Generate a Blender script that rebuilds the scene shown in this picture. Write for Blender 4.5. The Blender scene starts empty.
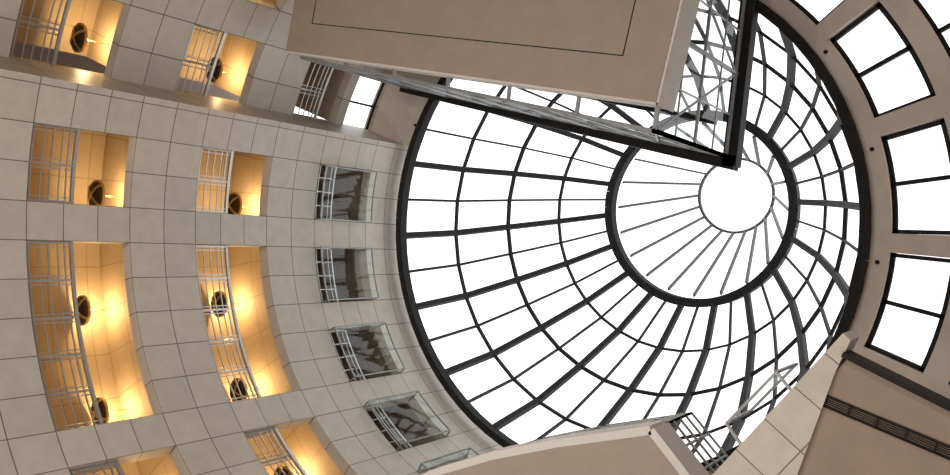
import bpy, bmesh, math, random
from mathutils import Matrix, Vector
D2R=math.pi/180
scene=bpy.context.scene
scene.view_settings.view_transform='Standard'
# ---------------- camera (world origin = rotunda axis, z=0 = eye level)
CAM=(9.97,0.53,0)
cd=bpy.data.cameras.new('camera');cam=bpy.data.objects.new('camera',cd);scene.collection.objects.link(cam);scene.camera=cam
cd.sensor_width=36;cd.lens=28.78;cd.clip_end=500
M=Matrix(((.80185,-.04051,.59616),(-.05046,-.99873,0),(.59540,-.03008,-.80286))).to_4x4();M.translation=CAM
cam.matrix_world=M
# ---------------- materials
def mat(name,col,rough=.6,metal=0,noise=0.0,nscale=3):
    m=bpy.data.materials.new(name);m.use_nodes=True;nt=m.node_tree;p=nt.nodes['Principled BSDF']
    p.inputs['Roughness'].default_value=rough;p.inputs['Metallic'].default_value=metal
    p.inputs['Base Color'].default_value=(*col,1)
    if noise:
        tc=nt.nodes.new('ShaderNodeTexCoord');n=nt.nodes.new('ShaderNodeTexNoise');n.inputs['Scale'].default_value=nscale;n.inputs['Detail'].default_value=5
        r=nt.nodes.new('ShaderNodeValToRGB')
        r.color_ramp.elements[0].color=(*[c*(1-noise) for c in col],1);r.color_ramp.elements[1].color=(*[min(1,c*(1+noise)) for c in col],1)
        r.color_ramp.elements[0].position=.3;r.color_ramp.elements[1].position=.7
        nt.links.new(tc.outputs['Object'],n.inputs['Vector']);nt.links.new(n.outputs['Fac'],r.inputs['Fac']);nt.links.new(r.outputs['Color'],p.inputs['Base Color'])
    return m
def tilemat(name,c1,c2,mortar,ms=.014,lo=.93,hi=1.05,rough=.45):
    m=bpy.data.materials.new(name);m.use_nodes=True;nt=m.node_tree;p=nt.nodes['Principled BSDF'];p.inputs['Roughness'].default_value=rough
    uv=nt.nodes.new('ShaderNodeUVMap');uv.uv_map='UVMap'
    br=nt.nodes.new('ShaderNodeTexBrick');br.offset=0;br.squash=1
    br.inputs['Scale'].default_value=1;br.inputs['Brick Width'].default_value=1;br.inputs['Row Height'].default_value=1
    br.inputs['Mortar Size'].default_value=ms;br.inputs['Mortar Smooth'].default_value=.1;br.inputs['Bias'].default_value=0
    br.inputs['Color1'].default_value=(*c1,1);br.inputs['Color2'].default_value=(*c2,1);br.inputs['Mortar'].default_value=(*mortar,1)
    n=nt.nodes.new('ShaderNodeTexNoise');n.inputs['Scale'].default_value=2.5;n.inputs['Detail'].default_value=8
    mr=nt.nodes.new('ShaderNodeMapRange');mr.inputs[1].default_value=.3;mr.inputs[2].default_value=.7;mr.inputs[3].default_value=lo;mr.inputs[4].default_value=hi
    mx=nt.nodes.new('ShaderNodeMix');mx.data_type='RGBA';mx.blend_type='MULTIPLY';mx.inputs['Factor'].default_value=1
    nt.links.new(uv.outputs[0],br.inputs['Vector']);nt.links.new(uv.outputs[0],n.inputs['Vector']);nt.links.new(n.outputs['Fac'],mr.inputs[0])
    nt.links.new(br.outputs['Color'],mx.inputs[6]);nt.links.new(mr.outputs[0],mx.inputs[7]);nt.links.new(mx.outputs[2],p.inputs['Base Color'])
    return m
def glass(name,tint=(1,1,1),refl=.06):
    m=bpy.data.materials.new(name);m.use_nodes=True;nt=m.node_tree;nt.nodes.remove(nt.nodes['Principled BSDF'])
    t=nt.nodes.new('ShaderNodeBsdfTransparent');t.inputs[0].default_value=(*tint,1);g=nt.nodes.new('ShaderNodeBsdfGlossy');g.inputs['Roughness'].default_value=.03
    x=nt.nodes.new('ShaderNodeMixShader');x.inputs[0].default_value=refl
    nt.links.new(t.outputs[0],x.inputs[1]);nt.links.new(g.outputs[0],x.inputs[2]);nt.links.new(x.outputs[0],nt.nodes['Material Output'].inputs[0]);return m
STONE=tilemat('limestone_tiles',(.575,.525,.46),(.52,.475,.415),(.15,.125,.105))
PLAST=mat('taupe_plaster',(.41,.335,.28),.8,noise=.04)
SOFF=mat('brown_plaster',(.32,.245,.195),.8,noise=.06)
CEIL=mat('ceiling_plaster',(.64,.575,.52),.8,noise=.04)
FASC=mat('pale_fascia',(.74,.71,.67),.7,noise=.03)
WARM=tilemat('corridor_panels',(.46,.35,.22),(.43,.33,.205),(.30,.22,.13),.012,.95,1.03,.7)
BROWN=tilemat('dim_corridor_panels',(.50,.39,.30),(.47,.37,.28),(.3,.23,.18),.012,.95,1.03,.7)
DARK=mat('dark_bronze_metal',(.008,.007,.007),.8,0,noise=.2)
STEEL=mat('brushed_steel',(.5,.5,.48),.35,.8,noise=.1,nscale=20)
STEELD=mat('dull_steel',(.3,.31,.3),.45,.6,noise=.1,nscale=20)
WHITEST=mat('painted_grey_steel',(.30,.31,.32),.5,.2,noise=.05)
MULL=mat('grey_mullions',(.07,.07,.08),.6,.1,noise=.05)
BRASS=mat('brass',(.75,.52,.2),.4,.6,noise=.1)
BOWL=mat('dark_bowl',(.07,.045,.025),.5,.3,noise=.1)
FLOORM=mat('floor_stone',(.70,.66,.61),.5,noise=.08)
GL=glass('skylight_glass');GLW=glass('window_glass',(.85,.9,.9),.12);GLB=glass('bay_glass',(.88,.93,.92),.06)
# ---------------- mesh helpers
def P(r,az,z,off=(0,0)): return Vector((r*math.cos(az*D2R)+off[0],r*math.sin(az*D2R)+off[1],z))
class MB:
    def __init__(s): s.bm=bmesh.new();s.uv=s.bm.loops.layers.uv.new('UVMap')
    def quad(s,pts,uvs=None):
        vs=[s.bm.verts.new(p) for p in pts];f=s.bm.faces.new(vs)
        if uvs:
            for l,u in zip(f.loops,uvs): l[s.uv].uv=u
        return f
    def curvebox(s,a0,a1,r0,r1,z0,z1,uf=None,vf=None,step=2.0,ro=.05):
        uf=uf or (lambda a:a/6.53);vf=vf or (lambda z:z)
        n=max(1,int(math.ceil((a1-a0)/step)))
        for i in range(n):
            A=a0+(a1-a0)*i/n;B=a0+(a1-a0)*(i+1)/n
            u0,u1,v0,v1=uf(A),uf(B),vf(z0),vf(z1)
            s.quad([P(r0,A,z0),P(r0,A,z1),P(r0,B,z1),P(r0,B,z0)],[(u0,v0),(u0,v1),(u1,v1),(u1,v0)])
            s.quad([P(r1,A,z0),P(r1,B,z0),P(r1,B,z1),P(r1,A,z1)],[(u0,v0),(u1,v0),(u1,v1),(u0,v1)])
            w=(r1-r0)
            s.quad([P(r0,A,z0),P(r0,B,z0),P(r1,B,z0),P(r1,A,z0)],[(u0,v0+ro),(u1,v0+ro),(u1,v0+ro+w),(u0,v0+ro+w)])
            s.quad([P(r0,A,z1),P(r1,A,z1),P(r1,B,z1),P(r0,B,z1)],[(u0,v1+ro),(u0,v1+ro+w),(u1,v1+ro+w),(u1,v1+ro)])
        for A,fl in ((a0,0),(a1,1)):
            u=uf(A)+.05;w=(r1-r0)
            q=[P(r0,A,z0),P(r1,A,z0),P(r1,A,z1),P(r0,A,z1)];uv=[(u,vf(z0)),(u+w,vf(z0)),(u+w,vf(z1)),(u,vf(z1))]
            if fl: q=q[::-1];uv=uv[::-1]
            s.quad(q,uv)
    def bar(s,p,q,w,h=None,up=Vector((0,0,1))):
        h=h or w;p=Vector(p);q=Vector(q);d=(q-p)
        if d.length<1e-6:return
        d.normalize()
        if abs(d.dot(up))>.99: up=Vector((1,0,0))
        x=d.cross(up).normalized()*w/2;y=x.cross(d).normalized()*h/2
        c=[(-1,-1),(1,-1),(1,1),(-1,1)]
        a=[s.bm.verts.new(p+x*i+y*j) for i,j in c];e=[s.bm.verts.new(q+x*i+y*j) for i,j in c]
        s.bm.faces.new(a[::-1]);s.bm.faces.new(e)
        for i in range(4): s.bm.faces.new([a[i],a[(i+1)%4],e[(i+1)%4],e[i]])
    def arc(s,r,a0,a1,z,w,h,step=2.5,off=(0,0)):
        n=max(1,int(math.ceil(abs(a1-a0)/step)))
        for i in range(n): s.bar(P(r,a0+(a1-a0)*i/n,z,off),P(r,a0+(a1-a0)*(i+1)/n,z,off),w,h)
    def prism(s,poly,z0,z1,sc=1.0):
        n=len(poly);lo=[s.bm.verts.new((x,y,z0)) for x,y in poly];hi=[s.bm.verts.new((x,y,z1)) for x,y in poly]
        fs=[s.bm.faces.new(lo),s.bm.faces.new(hi[::-1])]
        d=Vector((poly[1][0]-poly[0][0],poly[1][1]-poly[0][1])).normalized();o=Vector(poly[0])
        for f in fs:
            for l in f.loops:
                v=Vector(l.vert.co[:2])-o;l[s.uv].uv=(v.dot(d)*sc,(v.x*-d.y+v.y*d.x)*sc+.02)
        L=0
        for i in range(n):
            w=(Vector(poly[(i+1)%n])-Vector(poly[i])).length
            f=s.bm.faces.new([lo[i],hi[i],hi[(i+1)%n],lo[(i+1)%n]])
            for l,u in zip(f.loops,[(L,z0),(L,z1),(L+w,z1),(L+w,z0)]): l[s.uv].uv=(u[0]*sc,u[1]*sc)
            L+=w
    def lathe(s,prof,c,seg=24):
        rings=[[s.bm.verts.new((c[0]+r*math.cos(2*math.pi*i/seg),c[1]+r*math.sin(2*math.pi*i/seg),c[2]+z)) for i in range(seg)] for r,z in prof]
        for a,e in zip(rings,rings[1:]):
            for i in range(seg): s.bm.faces.new([a[i],a[(i+1)%seg],e[(i+1)%seg],e[i]])
    def obj(s,name,m,parent=None):
        me=bpy.data.meshes.new(name);s.bm.to_mesh(me);s.bm.free();o=bpy.data.objects.new(name,me);scene.collection.objects.link(o)
        me.materials.append(m)
        if parent:o.parent=parent
        return o
def empty(name):
    e=bpy.data.objects.new(name,None);scene.collection.objects.link(e);return e
# ---------------- levels
F=[7.25,11.27,15.22];H=[9.53,13.48,17.35];TOP=18.6
MOD=19.6;A0=184.7;HW=6.53
def modc(k): return A0-MOD*k
def vmap(z):
    kn=[(-1.6,-10),(3.25,-5),(5.5,-2),(7.25,0),(9.53,3),(11.27,5),(13.48,8),(15.22,10),(17.35,13),(18.6,14.5),(30,27)]
    for (a,u),(c,v) in zip(kn,kn[1:]):
        if z<=c: return u+(v-u)*(z-a)/(c-a)
    return v
def umap(a): return (a-(A0-HW))/(MOD/3)
def build_wall(name,r0,r1,a0,a1,openings,top=TOP+.5):
    mb=MB()
    zs=sorted({-1.6,top,*[z for o in openings for z in o[2:]]})
    for z0,z1 in zip(zs,zs[1:]):
        op=sorted([(o[0],o[1]) for o in openings if o[2]<=z0+1e-4 and o[3]>=z1-1e-4])
        cur=a0
        for s,e in op:
            if s>cur: mb.curvebox(cur,s,r0,r1,z0,z1,umap,vmap)
            cur=max(cur,e)
        if cur<a1: mb.curvebox(cur,a1,r0,r1,z0,z1,umap,vmap)
    return mb.obj(name,STONE)
ops_in=[];ops_out=[]
wide=[(modc(0)-HW,modc(0)+HW),(modc(2)-HW,modc(1)+HW),(modc(4)-HW,modc(3)+HW)]
for k in (0,1):
    for a,e in wide: ops_in.append((a,e,F[k],H[k]))
for m in range(0,6): ops_in.append((modc(m)-HW,modc(m)+HW,F[2],H[2]))
for k in range(2):
    for m in (-1,-2,-3): ops_out.append((modc(m)-HW,modc(m)+HW,F[k],H[k]))
ops_out.append((modc(-1)-HW,modc(-1)+HW,F[2],16.95))
CL=(modc(-1)-HW+.5,modc(-1)+HW-1,17.3,18.58)
RI=7.29;RO=9.0;RT=.32
build_wall('wall_rotunda_inner',RI,RI+RT,70,199,ops_in)
build_wall('wall_rotunda_outer',RO,RO+RT,199,252,ops_out+[CL])
mb=MB();mb.curvebox(198.2,199,RI+RT,RO+RT,-1.6,TOP+.5,umap,vmap);mb.obj('wall_return',STONE)
mb=MB();mb.curvebox(0,360,14,14.3,-1.6,TOP+.5);mb.obj('perimeter_light_block',PLAST)  # unseen outer enclosure, added to block horizontal light from the sky
RB=10.3
def corridor(r0,rb,a0,a1,z,warm,top=3.1):
    w=WARM if warm else BROWN
    mb=MB();mb.curvebox(a0,a1,r0,rb+.2,z-.35,z)
    mb.curvebox(a0,a1,r0,rb+.2,z+top,z+top+.2)
    mb.curvebox(a0,a1,rb,rb+.2,z,z+top);mb.obj('corridor_shell',w)
for k in range(3):
    corridor(RI+RT,RB,70,198.2,F[k],k<2)
    corridor(RO+RT,RB+1.8,199,252,F[k],k<2,3.1 if k<2 else 1.75)
def railing(r,a0,a1,z):
    mb=MB();hh=.98
    n=max(2,round((a1-a0)/6.53))
    for i in range(n+1):
        a=a0+.25+(a1-a0-.5)*i/n;mb.bar(P(r,a,z),P(r,a,z+hh),.05,.05)
        if i<n:
            for t in (.12,.88):
                a2=a+(a1-a0-.5)/n*t;mb.bar(P(r,a2,z),P(r,a2,z+hh),.025,.025)
    for t,w in ((.08,.035),(.3,.025),(.5,.025),(.7,.025),(.85,.03),(1,.07)):
        mb.arc(r,a0,a1,z+hh*t,w,w)
    mb.obj('balcony_railing',STEEL)
for (a,e,z0,z1) in ops_in:
    if z0<15: railing(RI+.12,a,e,z0)
for (a,e,z0,z1) in ops_out: railing(RO+.12,a,e,z0)
# glazed bays on the top storey
def bay(m):
    root=empty('glazed_bay');a,e=modc(m)-HW+.1,modc(m)+HW-.1;z0,z1=F[2]+.02,H[2]+.0;rf=RI-.26
    mb=MB()
    for aa in (a,e):
        mb.bar(P(rf,aa,z0),P(rf,aa,z1),.035)
        for z in (z0,z1): mb.bar(P(rf,aa,z),P(RI,aa,z),.03)
    for z in (z0,z1): mb.arc(rf,a,e,z,.035,.035)
    mb.obj('frame',STEELD,root)
    mb=MB()
    for t,w in ((.15,.02),(.5,.02),(.8,.02),(1,.045)): mb.arc(RI+.1,a,e,z0+.7*t,w,w)
    for i in range(5):
        x=a+(e-a)*i/4;mb.bar(P(RI+.1,x,z0),P(RI+.1,x,z0+.7),.025)
    mb.obj('guard_rail',STEEL,root)
    mb=MB()
    for i in range(6):
        x=a+(e-a)*i/6;y=a+(e-a)*(i+1)/6;mb.quad([P(rf,x,z0),P(rf,y,z0),P(rf,y,z1),P(rf,x,z1)])
    for aa in (a,e): mb.quad([P(rf,aa,z0),P(RI,aa,z0),P(RI,aa,z1),P(rf,aa,z1)])
    mb.obj('glass',GLB,root)
for m in range(0,6): bay(m)
# clerestory window in recess wall
w1=empty('window_1');mb=MB();a,e=CL[0],CL[1]
mb.arc(RO+.15,a,e,CL[2]+.03,.06,.06);mb.arc(RO+.15,a,e,CL[3]-.03,.06,.06);mb.bar(P(RO+.15,(a+e)/2,CL[2]),P(RO+.15,(a+e)/2,CL[3]),.06)
mb.obj('frame',DARK,w1)
# pendant lamps
def pendant(r,az,z,zc):
    root=empty('pendant_lamp');c=P(r,az,z)
    mb=MB();mb.lathe([(0.02,-.1),(.2,-.08),(.31,-.03),(.36,.04),(.34,.06),(.3,.02),(.2,-.03),(.02,-.05)],c);mb.obj('bowl',BOWL,root)
    mb=MB()
    for t in (0,90):
        for s in (-1,1):
            pts=[]
            for rr,h in ((.0,-.115),(.2,-.095),(.32,-.04),(.385,.05)):
                d=Vector((math.cos((t+az+45)*D2R),math.sin((t+az+45)*D2R),0))*rr*s
                pts.append(Vector(c)+d+Vector((0,0,h)))
            for p,q in zip(pts,pts[1:]): mb.bar(p,q,.06,.02)
    for i in range(20):
        p=Vector(c)+Vector((.37*math.cos(i*math.pi/10),.37*math.sin(i*math.pi/10),.04));q=Vector(c)+Vector((.37*math.cos((i+1)*math.pi/10),.37*math.sin((i+1)*math.pi/10),.04))
        mb.bar(p,q,.04,.06)
    mb.lathe([(.001,-.15),(.06,-.14),(.07,-.11),(.001,-.1)],c,12)
    mb.bar(Vector(c)+Vector((0,0,-.1)),(c[0],c[1],zc),.02)
    mb.obj('brass_straps',BRASS,root)
    l=bpy.data.lights.new('lamp_bulb','POINT');l.energy=85;l.color=(1,.69,.34);l.shadow_soft_size=.1
    lo=bpy.data.objects.new('lamp_bulb',l);scene.collection.objects.link(lo);lo.location=Vector(c)+Vector((.0,0,.3));lo.parent=root
for k in (0,1):
    for r,az in ((9.0,180.3),(9.85,163),(9.85,147.5),(9.6,130),(9.8,110)): pendant(r,az,F[k]+2.3,F[k]+3.1)
    for r,az in ((11.0,202),(11.2,224)): pendant(r,az,F[k]+2.25,F[k]+3.1)
# ---------------- dome
ring=[(18.6,6.89,0),(20.9,6.42,-.15),(23.0,5.65,-.4),(25.0,4.7,-.65),(26.65,3.38,-.9)]
def rp(i,az,dr=0,dz=0):
    z,r,o=ring[i];return P(r+dr,az,z+dz,(0,o))
dome=empty('glass_dome')
mb=MB();NR=18;PH=15
for i in range(NR):
    a=PH+20*i
    for j in range(4):
        mb.bar(rp(j,a),rp(j+1,a),.18,.18)
mb.obj('heavy_ribs',DARK,dome)
mb=MB()
for i in range(NR):
    a=PH+10+20*i
    for j in range(4): mb.bar(rp(j,a),rp(j+1,a),.065,.1)
mb.obj('light_ribs',DARK,dome)
mb=MB()
for j in (1,2,3):
    for i in range(36): mb.bar(rp(j,PH+10*i),rp(j,PH+10*i+10),.08 if j!=2 else .11,.12)
mb.obj('purlin_rings',DARK,dome)
mb=MB()
for i in range(72):
    mb.bar(rp(0,5*i),rp(0,5*i+5),.22,.3);mb.bar(rp(4,5*i),rp(4,5*i+5),.3,.4)
mb.obj('ring_beams',DARK,dome)
mb=MB()
for j in range(4):
    for i in range(36):
        a=PH+10*i;mb.quad([rp(j,a,.05),rp(j,a+10,.05),rp(j+1,a+10,.05),rp(j+1,a,.05)])
mb.obj('glass_panels',GL,dome)
# annular ceiling with skylights
mb=MB();fr=MB();gl=MB()
R0=6.98;a_start=199;a_end=430
mods=[11.5+20*j+360 for j in range(-4,3)]
def aseg(a0,a1,ra,rb): mb.curvebox(a0,a1,ra,rb,TOP,TOP+.4)
aseg(a_start,a_end,R0,7.38)
aseg(a_start,a_end,8.62,9.1)
def band(ra,rb,s=a_start):
    cur=s
    for c in mods:
        a,e=c-8.4,c+8.4
        if a>cur: aseg(cur,a,ra,rb)
        cur=e
        for rr in (ra+.05,rb-.05): fr.arc(rr,a,e,TOP+.25,.1,.12)
        for aa in (a+.4,c,e-.4): fr.bar(P(ra,aa,TOP+.25),P(rb,aa,TOP+.25),.09,.12)
        for i in range(6):
            x,y=a+(e-a)*i/6,a+(e-a)*(i+1)/6;gl.quad([P(ra,x,TOP+.33),P(rb,x,TOP+.33),P(rb,y,TOP+.33),P(ra,y,TOP+.33)])
    if cur<a_end: aseg(cur,a_end,ra,rb)
band(7.38,8.62);band(9.1,10.4,225)
aseg(225,a_end,10.4,14)
mb.obj('ceiling',CEIL)
w2=empty('window_2');fr.obj('frames',DARK,w2);gl.obj('glass',GL,w2)
mb=MB()
for j in range(12): mb.lathe([(.001,0),(.05,0),(.05,.02)],P(7.17,205+20*j,TOP-.015),12)
mb.obj('recessed_downlights',DARK)
# cupola
cz=[(26.9,3.15,-.92),(31.0,1.5,-1.7)]
cup=empty('oculus_cupola');mb=MB()
def cp(i,a): z,r,o=cz[i];return P(r,a,z,(0,o))
for i in range(20): mb.bar(cp(0,18*i),cp(1,18*i),.075,.12)
for i in range(40): mb.bar(cp(1,9*i),cp(1,9*i+9),.1,.14)
mb.obj('mullions',MULL,cup)
mb=MB()
for i in range(40): mb.quad([cp(0,9*i),cp(0,9*i+9),cp(1,9*i+9),cp(1,9*i)])
mb.obj('glass_cone',GL,cup)
# ---------------- elevator tower: plaster box + glazed trussed cage above
U=Vector((-.981,-.1925));V=Vector((.1925,-.981));B=Vector((4.04,-2.2))
def uv3(u,v,z): p=B+U*u+V*v;return Vector((p.x,p.y,z))
def poly(u0,u1,v0,v1): return [tuple((B+U*u+V*v)) for u,v in ((u0,v0),(u1,v0),(u1,v1),(u0,v1))]
tower=empty('elevator_tower')
LU=11.1
mb=MB();mb.prism(poly(0,LU,0,5.5),13.5,13.85);mb.obj('soffit_box',PLAST,tower)
mb=MB();mb.prism(poly(-.04,LU,-.05,0),13.52,14.0);mb.prism(poly(-.05,0,-.05,5.5),13.52,14.3);mb.obj('fascia',FASC,tower)
mb=MB()
for u0,v0,u1,v1 in ((.9,.8,LU-.9,.8),(.9,.8,.9,5.5),(LU-.9,.8,LU-.9,5.5)): mb.bar(uv3(u0,v0,13.495),uv3(u1,v1,13.495),.02,.012)
mb.obj('soffit_joints',DARK,tower)
mb=MB();g=MB();mf=MB()
def line(c0,c1): return lambda t,z:uv3(c0[0]+(c1[0]-c0[0])*t,c0[1]+(c1[1]-c0[1])*t,z)
K0=(.1,-.5);K1=(10.9,-.08);K2=(.85,5.4)
def face(f,n):
    z0,z1=13.9,18.3
    for i in range(n+1): mb.bar(f(i/n,z0),f(i/n,z1),.08)
    for z,w in ((13.95,.07),(16.1,.06),(18.2,.07)): mb.bar(f(0,z),f(1,z),w)
    for z in (15.0,17.2): mf.bar(f(0,z),f(1,z),.035)
    for i in range(n):
        a,c=i/n,(i+1)/n
        mf.bar(f((a+c)/2,z0),f((a+c)/2,z1),.035)
        if i%2==0: mb.bar(f(a,14),f(c,18.2),.045)
        else: mb.bar(f(c,14),f(a,18.2),.045)
    g.quad([f(0,z0),f(1,z0),f(1,z1),f(0,z1)])
face(line(K0,K1),6)
face(line(K0,K2),3)
for i in range(7):
    t=i/6;u=K0[0]+(K1[0]-K0[0])*t;v=K0[1]+(K1[1]-K0[1])*t;mb.bar(uv3(u,v,13.95),uv3(u,.05,13.88),.07)
mb.obj('truss_cage',WHITEST,tower);mf.obj('pane_frames',STEELD,tower);g.obj('cage_glass',GLW,tower)
mb=MB()
f1=line((-.1,-.62),(11.2,-.08));f2=line((.02,-.72),(.85,5.6))
mb.bar(f1(0,18.5),f1(1,18.5),.34,.4);mb.bar(f2(0,18.5),f2(1,18.5),.34,.4)
mb.bar(uv3(.7,.3,18.6),uv3(LU,.8,18.6),.12,.2)
mb.obj('head_beams',DARK,tower)
# ---------------- lower balconies
bal=empty('curved_balcony')
edge=[(.2,5.55),(1.9,4.55),(3.1,4.0),(4.3,3.55),(5.75,3.08)]
out=[(6.6,3.9),(6.6,8),(0,8)]
mb=MB();mb.prism(edge+out,10.0,10.1);mb.obj('soffit',PLAST,bal)
mb=MB()
for p,q in zip(edge+[out[0]],edge[1:]+[out[0]]): mb.bar((*p,10.25),(*q,10.25),.12,.52)
mb.obj('fascia',FASC,bal)
mb=MB()
pts=edge+[out[0]]
for p,q in zip(pts,pts[1:]):
    for h in (.3,.55,.8,1.05): mb.bar((*p,10.5+h),(*q,10.5+h),.03)
    for t in (0,.33,.66,1): 
        x=p[0]+(q[0]-p[0])*t;y=p[1]+(q[1]-p[1])*t;mb.bar((x,y,10.5),(x,y,11.55),.03)
mb.obj('railing',STEELD,bal)
cb=empty('corner_balcony')
mb=MB();mb.prism([(7.0,3.32),(8.49,1.27),(8.56,1.33),(8.44,1.65),(8.02,3.15)],8.0,8.45,2.2);mb.obj('tiled_beam',STONE,cb)
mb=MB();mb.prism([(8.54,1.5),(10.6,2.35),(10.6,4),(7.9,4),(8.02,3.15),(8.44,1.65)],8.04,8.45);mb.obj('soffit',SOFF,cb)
mb=MB()
mb.bar((8.5,1.47,8.1),(10.6,2.32,8.1),.05,.3)
d=Vector((1.08,.30,0)).normalized();o=Vector((8.33,1.94,8.03));n=Vector((-d.y,d.x,0))
mb.obj('edge_trim',DARK,cb)
mb=MB()
for s in (-.055,.055): mb.bar(o+n*s,o+n*s+d*2,.012,.03)
for i in range(5): 
    s=-.04+.02*i;mb.bar(o+n*s,o+n*s+d*2,.006,.02)
for i in range(9): mb.bar(o+d*.25*i-n*.055,o+d*.25*i+n*.055,.012,.03)
mb.obj('linear_air_grille',DARK,cb)
# glass guard panel bracketed off the corner balcony edge
mb=MB();g=MB();p0=Vector((7.28,2.44,0));p1=Vector((7.78,1.80,0))
for t in (0,1):
    p=p0.lerp(p1,t);mb.bar((p.x,p.y,8.45),(p.x,p.y,9.3),.03)
    mb.bar((p.x,p.y,8.45),(p.x+.28,p.y+.24,8.3),.03)
for z in (8.45,9.3): mb.bar((p0.x,p0.y,z),(p1.x,p1.y,z),.03)
g.quad([(p0.x,p0.y,8.45),(p1.x,p1.y,8.45),(p1.x,p1.y,9.3),(p0.x,p0.y,9.3)])
mb.obj('guard_frame',STEELD,cb);g.obj('guard_glass',GLW,cb)
# added fill lights on unseen floor stands, to brighten the soffits
for az,r in ((20,4),(110,4),(200,4),(290,4),(330,10),(30,11)):
    root=empty('fill_uplight');c=P(r,az,-1.6)
    mb=MB();mb.lathe([(.001,0),(.2,0),(.2,.03),(.03,.06),(.03,1.2),(.12,1.25),(.2,1.45),(.18,1.45),(.1,1.28),(.001,1.27)],c);mb.obj('fill_stand',BOWL,root)
    l=bpy.data.lights.new('fill_spot','SPOT');l.energy=740;l.color=(1,.92,.83);l.spot_size=2.6;l.spot_blend=.8;l.shadow_soft_size=.15
    lo=bpy.data.objects.new('fill_spot',l);scene.collection.objects.link(lo);lo.location=c+Vector((0,0,1.5));lo.rotation_euler=(math.pi,0,0);lo.parent=root
# floor
mb=MB();mb.lathe([(0.01,0),(14.2,0)],(0,0,-1.6),48);mb.obj('floor',FLOORM)
# world
w=bpy.data.worlds.new('overcast_sky');scene.world=w;w.use_nodes=True
bg=w.node_tree.nodes['Background'];bg.inputs[0].default_value=(.98,.99,1,1);bg.inputs[1].default_value=2.0
